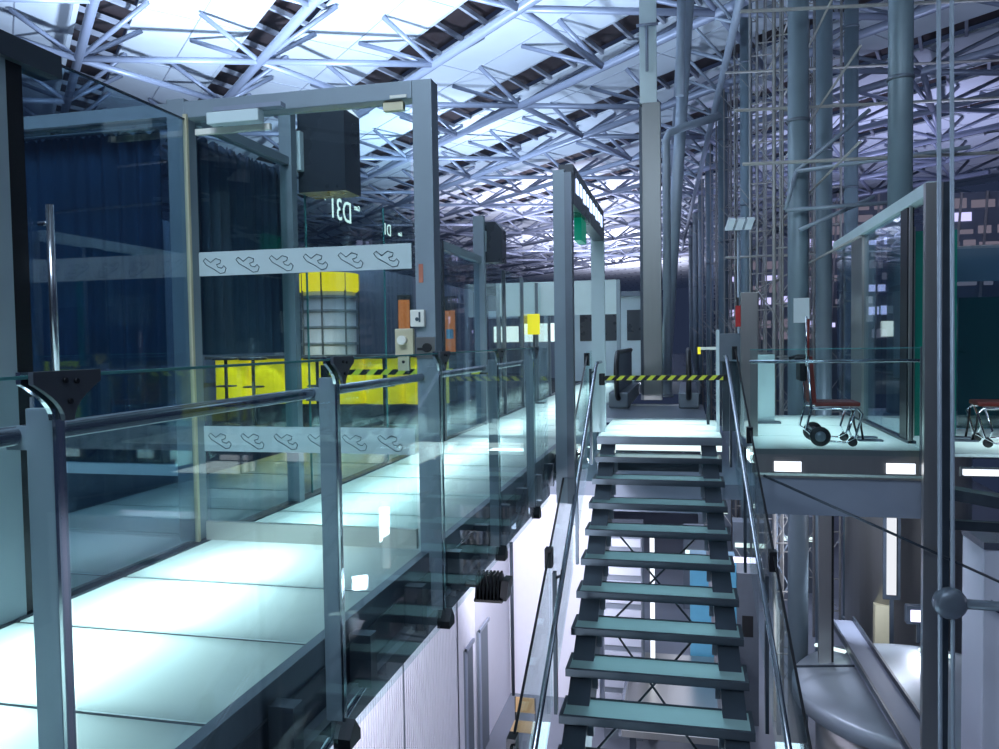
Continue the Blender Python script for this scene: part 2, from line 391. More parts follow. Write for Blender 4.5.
fw_ = thing('glass_side_wall', 'long left glass wall of the walkway behind the doorway, topped by a thin rail', 'glass wall', (XL, 8, 0))
def Fw(o): return at(o, fw_)
Fw(MB().box((XL - .04, DY + .061, 2.58), (XL + .03, 5.95, 2.64)).build('top_rail', 'grey', fw_))
for a, c in ((4.5, 5.9), (5.92, 7.6), (7.62, 9.3)):
    Fw(MB().box((XL - .006, a, .02), (XL + .006, c, 2.575)).build('glass_pane', 'glass', fw_))
for yy in (5.91, 7.61, 9.31):
    Fw(MB().box((XL - .008, yy - .003, .02), (XL + .008, yy + .003, 2.575)).build('joint_strip', 'edge', fw_))
Fw(MB().box((XL - .05, 5.6, 0), (XL + .05, 5.68, 3.0)).build('tall_post', 'grey', fw_))
cB = thing('curtain', 'dark blue curtain behind the left wall of the walkway, seen through the glass door', 'curtain')
curtain('drape', (XL - .10, 4.62, 0), (XL - .10, 5.86, 0), 1.16, 2.56, 200, cB, waves=11)
# mirrored gate lettering on the far glass (made to be read from outside)
def text(s, size, loc, rot, mat, parent, name='lettering', ext=.002):
    c = bpy.data.curves.new(name, 'FONT'); c.body = s; c.size = size; c.extrude = ext; c.align_x = 'CENTER'
    c.materials.append(M[mat]); o = bpy.data.objects.new(name, c); COL.objects.link(o)
    o.location = loc; o.rotation_euler = rot; o.parent = parent; return o
R90 = math.pi / 2
Fw(text('D31', .27, (XL - .012, 6.62, 2.31), (R90, 0, -R90), 'glowc', fw_))
Fw(text('Gate', .07, (XL - .012, 6.98, 2.45), (R90, 0, -R90), 'glowc', fw_))
Fw(text('<', .13, (XL - .012, 6.28, 2.42), (R90, 0, R90), 'glowc', fw_))
Fw(text('D1', .17, (XL - .012, 7.75, 2.32), (R90, 0, -R90), 'glowc', fw_))
Fw(text('Gate', .06, (XL - .012, 8.12, 2.36), (R90, 0, -R90), 'glowc', fw_))

# flight-display boxes on posts
def display(Y, label, zt, a0=-.30, a1=.09):
    d = thing('display_cabinet', label, 'display', (XL + .32, Y, 0))
    poly = [(a0, 2.40), (a1, 2.40), (a1, zt - .12), (a1 - .1, zt), (a0, zt)]
    a = MB().prism([(u, .12, w) for u, w in poly], (0, .3, 0)).build('cabinet', 'screen', d)
    MB().box((a0 - .015, .06, 2.56), (a0 + .05, .118, 2.86)).build('side_lamp', 'pale', d)
    MB().box((-.305, .14, 2.5), (a0 - .001, .24, 2.6)).build('arm', 'grey', d)
    return d
display(5.65, 'dark display cabinet above the curtain behind the glass door', 3.14)
b2 = thing('glass_booth', 'glass booth wall with steel post further along the left of the walkway', 'booth', (XL, 11, 0))
def B2(o): return at(o, b2)
B2(MB().box((XL - .05, 9.5, 2.37), (XL + .05, 11.4, 2.47)).build('header', 'grey', b2))
B2(MB().box((XL - .08, 11.4, 0), (XL + .08, 11.5, 3.06)).build('tall_post', 'grey', b2))
B2(MB().box((XL - .05, 9.42, 0), (XL + .05, 9.5, 2.47)).build('post', 'dark', b2))
B2(MB().box((XL - .006, 9.51, .02), (XL + .006, 11.39, 2.365)).build('glass_pane', 'glassd', b2))
for i in range(4):
    B2(MB().box((XL - .006, 11.55 + 1.5 * i, .02), (XL + .006, 13.0 + 1.5 * i, 2.4)).build('glass_pane', 'glass', b2))
    B2(MB().box((XL - .03, 13.0 + 1.5 * i, .0), (XL + .03, 13.05 + 1.5 * i, 2.4)).build('post', 'mid', b2))
display(11.5, 'dark display cabinet on the further steel post past the doorway', 3.0, -.30, -.02)

# pale sign wall and yellow notice deep along the walkway
sg = thing('overhead_sign', 'pale frosted overhead sign panel far along the walkway behind the tall post', 'sign', (-2.4, 16.5, 0))
MB().box((-1.5, 0, 1.75), (1.1, .08, 2.45)).build('panel', 'pale', sg)
MB().box((-1.5, -.02, 0), (-1.42, .06, 2.45)).build('post', 'grey', sg)
MB().box((1.02, -.02, 0), (1.1, .06, 2.45)).build('post', 'grey', sg)
ys = thing('notice_board', 'small bright yellow notice board far down the walkway', 'sign', (-2.9, 15.4, 0))
MB().box((-.12, 0, 1.35), (.12, .03, 1.75)).build('board', 'yellowp', ys)
MB().box((-.02, .031, 0), (.02, .06, 1.7)).build('post', 'dark', ys)
MB().box((-.2, -.05, 0), (.2, .14, .02)).build('foot', 'dark', ys)

# ------------------------------------------------------------------ tall posts carrying the gate sign
px = thing('sign_portal', 'two tall blue grey steel posts with a lettered sign box between them', 'sign', (-1.13, 7.6, 0))
MB().box((-.09, -.05, -.34), (.02, .05, 2.83)).build('post', 'grey', px)
MB().box((.021, -.07, -.34), (.09, .05, 2.80)).build('post_flange', 'mid', px)
MB().box((-.085, 3.0, 0), (.085, 3.1, 2.75)).build('post', 'pale', px)
sb = MB().box((-.05, .06, 2.52), (.09, 2.98, 2.90)).build('sign_box', 'screen', px)
for i in range(9):
    MB().box((.091, .25 + .29 * i, 2.66 + .02 * (i % 2)), (.096, .42 + .29 * i, 2.80)).build('lit_character', 'ledtext', sb)
MB().box((-.02, .9, 2.28), (.06, 1.3, 2.519)).build('exit_sign', 'exitg', px)

# ------------------------------------------------------------------ landing at the head of the stair
Y0 = 10.08
ld = struct('floor')
XA, XB = -1.10, .42
for a, c in ((Y0 + .02, 10.85), (10.88, 11.6), (11.63, 12.3)):
    slab('glass_panel', XA, XB, a, c, 0, .03, 'ffloor', ld)
b = MB()
for yy in (10.865, 11.615): b.box((XA, yy - .013, -.08), (XB, yy + .013, -.003))
b.build('joint_bars', 'dark', ld)
MB().box((XA, Y0 - .02, -.09), (XB, Y0 + .018, .006)).build('nosing', 'mid', ld)
MB().box((XA, Y0 + .0, -.165), (XB, Y0 + .012, -.095)).build('lit_riser', 'glowc', ld)  # glass edge lit from beneath, its light put in as emission
MB().box((XA, Y0 - .0, -.42), (XB, Y0 + .04, -.30)).build('head_beam', 'dark', ld)
for a, c in ((7.75, 9.0), (9.03, 10.4), (10.43, 12.0), (12.03, 14.0), (14.03, 16.0), (16.03, 18.0)):
    pass
area((-.35, 11.2, -.4), (-.35, 11.2, 1), 1.3, 1.9, 42, FC)
# comb plate of the escalator
es = thing('escalator', 'escalator head with two black rubber handrail loops and dark floor plate', 'escalator', (-.56, 14.0, 0))
MB().box((-.85, -1.65, -.05), (.85, 1.0, .02)).build('floor_plate', 'mid', es)
MB().box((-.45, .7, .021), (.45, .95, .03)).build('comb', 'steel', es)
for sx in (-1, 1):
    x = sx * .60
    prof = []
    for k in range(13):
        a = math.pi / 2 + math.pi * k / 12
        prof.append((.5 - .40 + .40 * math.cos(a) * 1, .60 + .40 * math.sin(a)))
    pts = [(3.4, 1.0)] + prof + [(3.4, .2)]
    bl = MB().prism([(x - .02, u, w * .97 + .01) for u, w in pts], (.04, 0, 0)).build('balustrade', 'wallgrey', es)
    MB().path([(x, u, w) for u, w in pts[:-1]] + [(x, .5, .2)], .045, 8).build('rubber_handrail', 'black', bl)
    MB().box((x - .17, .1, .021), (x + .17, 3.4, .3), bev=.03).build('skirt', 'mid', es)

# ------------------------------------------------------------------ stair
G, RI, SH = .441, .192, .011
stp = thing('staircase', 'open steel staircase with milky glass treads rising to the landing', 'staircase', (-.35, Y0, 0))
for n in range(1, 15):
    yn, zn, sx = -n * G, -n * RI, SH * n
    x0, x1 = -.74 + sx, .74 + sx
    fr = MB()
    fr.box((x0, yn, zn - .062), (x1, yn + .035, zn + .002)); fr.box((x0, yn + .335, zn - .062), (x1, yn + .37, zn + .002))
    fr.box((x0, yn + .036, zn - .062), (x0 + .03, yn + .334, zn + .002)); fr.box((x1 - .03, yn + .036, zn - .062), (x1, yn + .334, zn + .002))
    f = fr.build('tread_frame', 'dark', stp)
    slab('tread_glass', x0 + .03, x1 - .03, yn + .036, yn + .334, zn, .025, 'ftread', f)
    for ex in (x0 + .20, x1 - .26):
        MB().box((ex, yn + .12, zn - .2), (ex + .06, yn + .16, zn - .063)).build('tread_bracket', 'mid', f)
L = 14
for x in (-.70, .52):
    pl = [(-.0, -.55), (-.0, -.09), (-L * G, -.09 - L * RI), (-L * G, -.60 - L * RI)]
    MB().prism([(x + SH * (-u / G), u, w) for u, w in pl], (.18, 0, 0)).build('stringer', 'dark', stp)
for a, c, k in ((0, 6, 1), (6, 12, 1), (3, 9, -1)):
    pass
for n in (3, 6, 9, 12):
    for s in (-1, 1):
        MB().tube((-s * .42 + .03 * n / 4, -n * G + .3, -n * RI - .42), (s * .44 + .03 * n / 4, -(n + 3) * G + .3, -(n + 3) * RI - .42), .011, 6).build('bracing_cable', 'dark', stp)
def stair_rail(side, label, xr, xg, dz):
    t = thing('stair_balustrade', label, 'balustrade', (xr, Y0, 0))
    sl = .452
    def z(y): return sl * y
    def dx(y): return -.025 * y
    ye = -6.3
    MB().path([(0, .9, .93 + dz), (0, .05, .93 + dz), (0, -.12, .87 + dz), (dx(-3.2), -3.2, .87 + dz + z(-3.2)), (dx(ye), ye, .87 + dz + z(ye))], .022, 12).build('handrail', 'rail', t)
    gx = xg - xr
    cuts = [0.0, -1.75, -3.5, -5.2, -6.3]
    for a, c in zip(cuts, cuts[1:]):
        a2, c2 = a - .02, c + .02
        p = [(a2, 1.04 + dz + z(a2)), (c2, 1.04 + dz + z(c2)), (c2, -.32 + z(c2)), (a2, -.32 + z(a2))]
        g = MB().prism([(gx + dx(u), u, w) for u, w in p], (.014, 0, 0)).build('glass_pane', 'glass', t)
        MB().bar((gx + dx(a2) + .007, a2, 1.046 + dz + z(a2)), (gx + dx(c2) + .007, c2, 1.046 + dz + z(c2)), .018, .01).build('top_edge', 'black', g)
    for a in cuts[:-1]:
        lo = -.35 + z(a); q = gx + dx(a)
        ps = MB().box((q - side * .045 - .014, a - .03, lo), (q - side * .045 + .014, a + .03, .86 + dz + z(a))).build('post', 'dark', t)
        MB().box((q - .03, a - .05, .90 + dz + z(a)), (q + .03, a + .05, 1.06 + dz + z(a))).build('glass_clamp', 'blackm', ps)
        MB().tube((q - side * .04, a, .8 + dz + z(a)), (dx(a), a, .84 + dz + z(a)), .012, 8).build('rail_arm', 'dark', ps)
    MB().box((gx - .01, .02, -.3), (gx + .004, 2.2, 1.08)).build('landing_glass', 'glass', t)
    return t
stair_rail(-1, 'glass balustrade with steel handrail on the left flank of the open staircase', -1.10, -1.22, 0)
stair_rail(1, 'glass balustrade with steel handrail on the right flank of the open staircase', .48, .57, .06)
area((-.2, 7.6, -3.6), (-.2, 7.4, 0), 1.6, 4, 60, (.6, .85, 1))

# barrier tape across the stair head
tp = thing('barrier_tape', 'yellow and black striped barrier tape stretched across the head of the stairs', 'barrier', (-.3, 10.12, .74))
MB().box((-.70, -.003, -.03), (.74, .003, .03)).build('tape', 'tape', tp)
MB().box((-.77, -.035, -.09), (-.70, .035, .06), bev=.01).build('cassette', 'black', tp)
MB().box((.74, -.02, -.04), (.79, .02, .04)).build('catch', 'black', tp)
tp2 = thing('barrier_tape', 'striped barrier tape across the walkway between the balustrades past the doorway', 'barrier', (-2.2, 6.0, .99))
MB().box((-.62, -.003, -.022), (.78, .003, .022)).build('tape', 'tape', tp2)
MB().box((-.68, -.03, -.99), (-.62, .03, .06)).build('stand', 'black', tp2)

# ------------------------------------------------------------------ right platform
rp = struct('floor')
slab('glass_panel', .72, 2.45, 9.2, 10.4, 0, .03, 'ffloor', rp)
slab('glass_panel', .72, 2.45, 10.43, 11.7, 0, .03, 'ffloor', rp)
slab('glass_panel', .72, 2.45, 11.73, 13.2, 0, .03, 'ffloor', rp)
slab('glass_panel', 2.48, 4.6, 9.0, 10.5, 0, .03, 'ffloor', rp)
slab('glass_panel', 2.48, 4.6, 10.53, 14, 0, .03, 'ffloor', rp)
MB().box((.70, 9.15, -.26), (2.55, 9.19, .004)).build('edge_plate', 'steel', rp)
area((1.6, 11.2, -.45), (1.6, 11.2, 1), 1.2, 3.2, 30, FC)
area((3.5, 9.8, -.45), (3.5, 9.8, 1), 1.2, 1.0, 10, FC)
gb = thing('box_beam', 'grey steel box beam under the front edge of the wheelchair platform', 'beam', (1.6, 9.22, -.5))
MB().box((-.86, -.05, -.22), (.86, .12, .19), bev=.004).build('web', 'beam', gb)
MB().box((-.86, -.09, .191), (.86, .14, .215)).build('top_flange', 'steel', gb)
for xx, lb in ((1.07, 'bright lamp box under the left end of the wheelchair platform edge'), (2.2, 'bright lamp box under the right end of the wheelchair platform edge')):
    lb_ = thing('lamp_box', lb, 'lamp', (xx, 9.12, -.185), 'lamp boxes under the platform edge')
    MB().box((-.14, -.0, -.055), (.14, .028, .055)).build('diffuser', 'lampw', lb_)
    MB().box((-.15, .028, -.065), (.15, .03, .065)).build('housing', 'dark', lb_)
pbal = thing('platform_balustrade', 'glass balustrade with slim steel rail in front of the wheelchair', 'balustrade', (1.6, 9.1, 0))
MB().box((-.92, 0, -.05), (.78, .014, 1.085)).build('glass_pane', 'glass', pbal)
MB().box((-.92, -.002, 1.086), (.78, .016, 1.094)).build('top_edge', 'edge', pbal)
MB().tube((-.92, .09, .955), (.8, .09, .955), .018, 12).build('handrail', 'rail', pbal)
MB().box((.78, -.02, -.25), (.82, .04, 1.1)).build('post', 'darkplate', pbal)

# wheelchair, seen from its side
def wheelchair(name_label, loc, rot):
    w = thing('wheelchair', name_label, 'wheelchair', loc, rot=rot)
    # local: x = forward, y = across, width .5
    MB().box((-.02, -.22, .44), (.46, .22, .49), bev=.02).build('seat', 'red', w)
    bk = MB(); bk.prism([(-.05, -.22, .47), (.0, -.22, .47), (-.045, -.22, 1.0), (-.09, -.22, 1.0)], (0, .44, 0)); bk.build('backrest', 'red', w)
    for s in (-1, 1):
        yy = s * .25
        f = MB().path([(-.10, yy, 1.0), (-.06, yy, .42), (-.12, yy, .18), (-.04, yy, .11)], .014, 8).build('rear_frame', 'chrome', w)
        MB().path([(-.05, yy, .42), (.42, yy, .42), (.47, yy, .36), (.40, yy, .10), (.3, yy, .04), (.05, yy, .06), (-.02, yy, .12)], .014, 8).build('side_frame', 'chrome', w)
        MB().path([(.40, yy, .42), (.33, yy, .18), (.36, yy, .10)], .012, 8).build('front_tube', 'chrome', w)
        wh = MB().lathe([(.02, -.018), (.095, -.018), (.11, -.012), (.11, .012), (.095, .018), (.02, .018)], n=28).build('rear_wheel', 'black', w)
        wh.rotation_euler = (R90, 0, 0); wh.location = (.03, s * .27, .11)
        hub = MB().lathe([(.01, -.022), (.06, -.022), (.06, .022), (.01, .022)], n=18).build('hub', 'mid', wh)
        cs = MB().lathe([(.01, -.012), (.05, -.012), (.05, .012), (.01, .012)], n=18).build('caster', 'black', w)
        cs.rotation_euler = (R90, 0, 0); cs.location = (.37, s * .25, .05)
        MB().path([(-.10, yy, .98), (-.12, yy, 1.0), (-.24, yy, .97)], .02, 8).build('push_handle', 'black', w)
        MB().box((.44, s * .14 - .06, .05), (.70, s * .14 + .06, .07), bev=.008).build('footrest', 'mid', w)
        MB().path([(.45, yy * .8, .4), (.47, yy * .75, .2), (.5, yy * .6, .06)], .012, 8).build('hanger', 'black', w)
    MB().box((-.17, -.18, .72), (-.10, .18, 1.02), bev=.02).build('back_pouch', 'black', w)
    MB().box((-.05, -.2, .17), (-.03, .2, .19)).build('axle', 'mid', w)
    pl = MB().tube((-.10, -.24, .9), (-.10, -.24, 1.42), .02, 10).build('drip_pole', 'red', w)
    MB().tube((-.115, -.262, .9), (-.115, -.262, 1.45), .01, 8).build('pole_tube', 'chrome', pl)
    return w
wheelchair('red seated wheelchair standing sideways on the lit platform behind glass', (1.42, 9.72, 0), 0)
wheelchair('second wheelchair partly cut by the right edge of the picture', (3.55, 9.75, 0), math.pi * .97)

# lift-like glass booth at the right
gbt = thing('glass_booth', 'glass booth with sloping-looking pale header bar and dark post at the right', 'booth', (2.47, 9.3, 0))
MB().box((-.05, -.2, 2.66), (.09, 5.2, 2.80), bev=.008).build('header', 'pale', gbt)
MB().box((-.03, 3.0, 0), (.06, 3.75, 2.66)).build('steel_panel', 'steel', gbt)
MB().box((-.03, .60, 0), (.04, .9, 2.66)).build('dark_post', 'blackm', gbt)
MB().box((-.03, .5, 0), (.0, .54, 2.66)).build('edge_profile', 'steel', gbt)
for a, c in ((.91, 1.95), (1.97, 2.99), (3.76, 5.1)):
    MB().box((0, a, .03), (.012, c, 2.655)).build('glass_pane', 'glassd', gbt)
MB().box((-.04, .5, 0.0), (.05, 5.2, .03)).build('sill', 'dark', gbt)
gp = thing('green_panel', 'deep green glazed panel behind the dark post of the right booth', 'panel', (3.0, 10.4, 0))
MB().box((-.35, 0, .02), (.1, .05, 2.45)).build('panel', 'green', gp)
MB().box((-.37, -.01, 0), (-.351, .06, 2.5)).build('frame', 'steel', gp)
wg = thing('glass_screen', 'wide dark glass screen at the far right edge above the platform', 'partition', (4.0, 11.2, 0))
MB().box((-.7, 0, .02), (1.8, .012, 2.3)).build('glass_pane', 'glassd', wg)
MB().box((-.72, -.02, 0), (-.70, .04, 2.35)).build('post', 'steel', wg)
MB().box((-.7, .2, 1.9), (1.8, .25, 2.35)).build('fascia', 'wallgrey', wg)
MB().box((-.55, .3, 0), (.0, .35, 1.7)).build('teal_blind', 'teal', wg)
MB().box((-.1, .4, .0), (1.5, .45, 1.0)).build('yellow_lit_counter', 'yellowp', wg)

# stainless stand-up posts round the landing
def totem():
    t = thing('steel_totem', 'brushed stainless slab post at the right of the stair head', 'post', (.76, 10.35, 0))
    MB().box((-.10, -.04, 0), (.10, .06, 1.78), bev=.004).build('slab', 'steel', t)
    a = MB().box((-.16, -.02, 1.36), (-.101, .05, 1.62)).build('call_point', 'redp', t)
    MB().box((-.15, -.03, 1.62), (-.12, .04, 1.72)).build('beacon', 'black', a)
totem()
bx = thing('equipment_box', 'dark grey cabinet standing behind the right end of the barrier tape', 'cabinet', (.56, 10.75, 0))
MB().box((-.16, 0, .92), (.17, .3, 1.28), bev=.008).build('body', 'mid', bx)
MB().box((-.18, -.01, 0), (-.14, .04, 1.33)).build('lit_post', 'pale', bx)
MB().box((-.10, .1, 0), (.12, .25, .92)).build('pedestal', 'dark', bx)
tb = thing('pale_panel', 'pale teal upright panel on the platform left of the wheelchair', 'panel', (1.10, 11.9, 0))
MB().box((-.12, 0, 0), (.12, .06, .98)).build('board', 'pale', tb)
MB().box((-.2, -.05, 0), (.2, .12, .03)).build('foot', 'mid', tb)
yb = thing('barrier_post', 'short barrier post with yellow arm end right of the escalator', 'post', (.30, 11.7, 0))
MB().box((-.02, -.02, 0), (.02, .02, 1.06)).build('post', 'dark', yb)
MB().box((-.12, -.025, 1.06), (.22, .025, 1.10)).build('arm', 'cream', yb)
MB().box((-.14, -.03, 1.0), (-.10, .03, 1.10)).build('arm_end', 'yellowp', yb)

# near right uprights
s9 = thing('steel_upright', 'broad stainless upright in front of the right booth running below the platform', 'post', (2.42, 8.85, 0))
MB().box((-.08, -.03, -7), (.08, .05, 2.74)).build('flange', 'steel', s9)
MB().box((.081, -.03, -7), (.16, .14, 2.74)).build('web', 'dark', s9)
tw = thing('twin_rods', 'pair of slim grey rods with a cast hub and side arm at the right', 'rod', (2.37, 8.3, 0))
for x0, x1 in ((-.08, .03), (.03, .14)):
    MB().tube((x0, 0, 5.6), (x1, 0, -7), .02, 10).build('rod', 'pipe', tw)
hb = MB().lathe([(.03, -.07), (.11, -.07), (.15, -.03), (.15, .03), (.11, .07), (.03, .07)], n=24).build('hub', 'mid', tw)
hb.rotation_euler = (R90, 0, 0); hb.location = (.06, -.02, -1.33)
MB().tube((.17, -.02, -1.33), (1.6, -.02, -1.36), .05, 12, r2=.035).build('arm', 'mid', tw)
dc = tag(MB().tube((.78, 8.72, -.22), (3.3, 8.72, -1.36), .014, 8).build('diagonal_cable', 'dark'), 'thin dark cable slanting down across the box beam to the right', 'cable')

# bracket arms near the big column
br = thing('service_bracket', 'light tubular bracket arms reaching right from the big round column', 'bracket', (1.95, 14.6, 3.6))
pA, pB, pC = V((-.1, 0, .45)), V((-.28, 0, -.2)), V((-.05, 0, -.55))
for p, q in ((pA, (2.4, -.6, .55)), (pA, (1.1, .2, 1.45)), (pB, (1.4, 0, -.16)), (pA, pB), (pC, (1.2, .3, .0))):
    MB().tube(p, q, .035, 8).build('arm', 'pipe', br)

# ------------------------------------------------------------------ columns of the glass facade
def fx(y): return 1.95 - .028 * (y - 15)
def column(x, y, r, z0, z1, label, lean=0, group='round columns of the facade'):
    c = thing('round_column', label, 'column', (x, y, z0), group)
    MB().tube((0, 0, 0), (lean, 0, z1 - z0), r, 24).build('shaft', 'column', c)
    MB().lathe([(r + .05, 0), (r + .05, .06), (r + .01, .08)], n=24).build('base_ring', 'mid', c)
    for z in (5.0, 9.0): MB().lathe([(r + .004, z - z0 - .03), (r + .02, z - z0 - .02), (r + .02, z - z0 + .02), (r + .004, z - z0 + .03)], (lean * (z - z0) / (z1 - z0), 0, 0), n=24).build('collar', 'mid', c)
    return c
ZL = -6.1
c1 = column(fx(15) - .02, 15, .175, ZL, 11.0, 'big round column with a pinned notice behind the wheelchair')
nt_ = tag(MB().box((1.83, 14.79, 1.47), (2.09, 14.80, 1.9)).build('notice', 'paper'), 'white notice sheet fixed to the big round column behind the wheelchair', 'notice')
column(fx(24), 24, .17, ZL, 11.0, 'slim round column with floodlight bracket beside the stainless slab post')
for i, yy in enumerate((33, 42, 51, 60, 69)):
    column(fx(yy), yy, .19, ZL, 11.0, ['third', 'fourth', 'fifth', 'sixth', 'last'][i] + ' of the receding round columns behind the escalator')
column(3.1, 13, .17, .0, 11.0, 'dark round column rising behind the header of the right booth')
column(2.75, 17.5, .16, ZL, 11.0, 'round column just right of the big column with the notice')
column(4.1, 22, .17, ZL, 11.0, 'round column between the right booth header and the far lit roof')
# slim cable trusses
def cable_truss(y, x, label, w=.55, zt=11.0, zb=ZL, step=1.05):
    t = thing('rod_truss', label, 'truss', (x, y, zb), 'slender rod trusses of the facade')
    H = zt - zb
    for dx in (-w / 2, -w * .2, w * .15, w / 2):
        k = .03 if abs(dx) > w * .4 else .016
        MB().tube((dx, 0, 0), (dx, 0, H), k, 6).build('rod', 'rod', t)
    n = int(H / step)
    for i in range(n):
        z = i * step + .5 * random.random() + .2
        MB().tube((-w / 2, 0, z), (w / 2, .0, z + .02), .018, 5).build('strut', 'rod', t)
        if i % 2:
            MB().tube((-w / 2, 0, z), (w * .9, .9, z + step * .9), .011, 5).build('stay', 'rod', t)
        if i % 3 == 0:
            MB().tube((w / 2, 0, z), (-w * 1.1, .6, z + step * 1.3), .010, 5).build('stay', 'rod', t)
    return t
for i in range(17):
    yy = 15.8 + i * 2.2
    cable_truss(yy, fx(yy) + (.15 if i % 2 else -.25) + .012 * yy, ORD[i] + ' slender rod truss of the facade counting away from the wheelchair', w=.5 + .03 * i)
for i in range(7):
    yy = 20.5 + i * 3.0
    cable_truss(yy, 3.3 + .28 * i, ORD[i] + ' rod truss beyond the right booth counting away from it', w=.6)
# horizontal ties of the facade
ft = thing('facade_ties', 'long thin horizontal ties threading the receding round columns', 'ties', (0, 0, 0))
for z in (2.6, 3.9, 5.2, 6.6, 8.0):
    MB().tube((fx(12) + .32, 12, z), (fx(72) + .32, 72, z), .02, 6).build('tie', 'rod', ft)
for k, (z, y) in enumerate(((4.0, 13.5), (5.4, 15.5), (6.6, 14.0), (3.1, 19.5), (7.2, 19.0))):
    MB().tube((.9, y, z), (7.5, y + 1.5, z + .2), .03, 6).build('cross_tie', 'rod', ft)

# leaning pylon tubes and straight down-pipes right of the middle
py1 = tag(MB().tube((-.48, 18, -.05), (.18, 18, 9.9), .125, 20).build('leaning_tube', 'pipe'), 'thick leaning blue grey tube right of the stainless clad column', 'tube')
dp = thing('drain_pipe', 'slim straight pipe with an elbow at its top beside the clad column', 'pipe', (-.38, 17.2, 0))
MB().path([(0, 0, 0), (0, 0, 5.35), (.05, .02, 5.5), (.3, .12, 5.62), (1.1, .5, 5.9)], .085, 14).build('pipe', 'pipe', dp)
MB().lathe([(.12, 0), (.12, .05), (.09, .06)], n=18).build('flange', 'mid', dp)
d3 = thing('hanging_pipe', 'short hanging pipe with black couplings below the roof near the clad column', 'pipe', (-.1, 17.4, 6.3))
MB().tube((0, 0, 0), (0.05, 0, 2.2), .09, 14).build('pipe', 'pipe', d3)
MB().tube((0.055, 0, 2.3), (0.09, 0, 3.9), .09, 14).build('pipe', 'pipe', d3)
for z in (2.15, 2.35, 2.85): MB().tube((.055, 0, z), (.056, 0, z + .1), .12, 14).build('coupling', 'black', d3)
cc = thing('clad_column', 'square stainless clad column rising between the escalator handrails', 'column', (-.62, 16.45, 0))
MB().box((-.21, -.16, 0), (.15, .16, 5.9), bev=.008).build('cladding', 'clad', cc)
MB().box((-.27, -.1, 0), (-.211, .12, 5.85)).build('side_channel', 'dark', cc)
MB().box((-.25, -.12, 5.9), (.08, .12, 9.6)).build('upper_core', 'pale', cc)
br2 = MB().tube((-.1, -.2, 6.5), (-.1, -.2, 7.4), .03).build('bracket', 'tube', cc)
MB().tube((-.3, -.2, 7.4), (.12, -.2, 7.4), .03).build('bracket_arm', 'tube', br2)
fl3 = thing('floodlight', 'triple white floodlight on a slim pole left of the big round column', 'floodlight', (.86, 14, 0))
MB().tube((0, 0, 0), (0, 0, 3.0), .022, 10).build('pole', 'pipe', fl3)
for i in range(3):
    MB().obox((-.13 + .15 * i, -.03, 3.12), (.055, 0, .0), (0, .12, .03), (.03, -.02, .085)).build('lamp_head', 'paper', fl3)
MB().box((-.22, .0, 3.02), (.22, .03, 3.05)).build('crossbar', 'pipe', fl3)

# made-up blocks whose glow patches stand for the bright lit roof beyond the facade
for i, (x, y, w, h) in enumerate(((4.6, 54, 4.2, 7.5), (10.5, 56, 5.5, 10.5), (18, 52, 6, 9.5))):
    q = thing('glow_block', ['block with violet glow patches added between the slim columns', 'block with bright glow patches added behind the big column and booth header', 'block with glow patches added at the far right edge beyond the rods'][i], 'building', (x, y, ZL), 'added blocks with glow patches beyond the facade')
    MB().box((-w / 2, 0, 0), (w / 2, 2, h - ZL)).build('body', 'wallgrey', q)
    z = 7.2
    while z < h - ZL - .5:
        xx = -w / 2 + .15; mt = random.choice(('glowv1', 'glowv2', 'glowv2'))
        while xx < w / 2 - .5:
            ww_ = .3 + 1.1 * random.random(); ww_ = min(ww_, w / 2 - .1 - xx)
            if random.random() < .7: MB().box((xx, -.05, z), (xx + ww_, -.001, z + .25 + .35 * random.random())).build('glow_patch', mt, q)
            xx += ww_ + .12 + .3 * random.random()
        z += .75
    for k in range(5): MB().bar((-w / 2 + w * k / 4, -.15, 6.2), (-w / 2 + w * (k + .5) / 4 * .9, -.15, h - ZL), .12, .1).build('brace', 'rod', q)

# ------------------------------------------------------------------ roof: sawtooth bays running diagonally, tube trusses below
q2 = math.sqrt(.5)
def st(s, t, z): return V(((s - t) * q2, (s + t) * q2, z))
SP, ZC = 4.68, 9.75
NB = 22
for k in range(-8, NB):
    s0 = 6.9 + SP * k
    ce = struct('ceiling')
    t0, t1 = s0 - 24, s0 + 58
    def strip(s_a, z_a, s_b, z_b, th, name, mat):
        P_ = [st(s_a, t0, z_a), st(s_b, t0, z_b), st(s_b, t0, z_b + th), st(s_a, t0, z_a + th)]
        return MB().prism(P_, st(0, t1 - t0, 0)).build(name, mat, ce)
    strip(s0 + 1.42, 10.98, s0 + 4.50, 10.86, .08, 'membrane_panel', 'roofw')
    strip(s0 - .02, 11.2, s0 + 1.40, 11.2, .06, 'louvre_backing', 'louvre')
    strip(s0 - .17, 10.86, s0 - .02, 10.90, .36, 'gutter', 'roofw')
    b = MB(); c = MB()
    tt = t0
    while tt < t1:
        b.bar(st(s0 - .02, tt, 11.0), st(s0 + 1.41, tt + .75, 10.98), .10, .14); tt += 1.5
    b.build('louvre_slats', 'slat', ce)
    tt = t0
    while tt < t1:
        c.bar(st(s0 + 1.44, tt, 10.97), st(s0 + 4.48, tt, 10.85), .03, .02); tt += 4.7
    c.bar(st(s0 + 3.1, t0, 10.90), st(s0 + 3.1, t1, 10.90), .03, .02)
    c.build('seams', 'slat', ce)
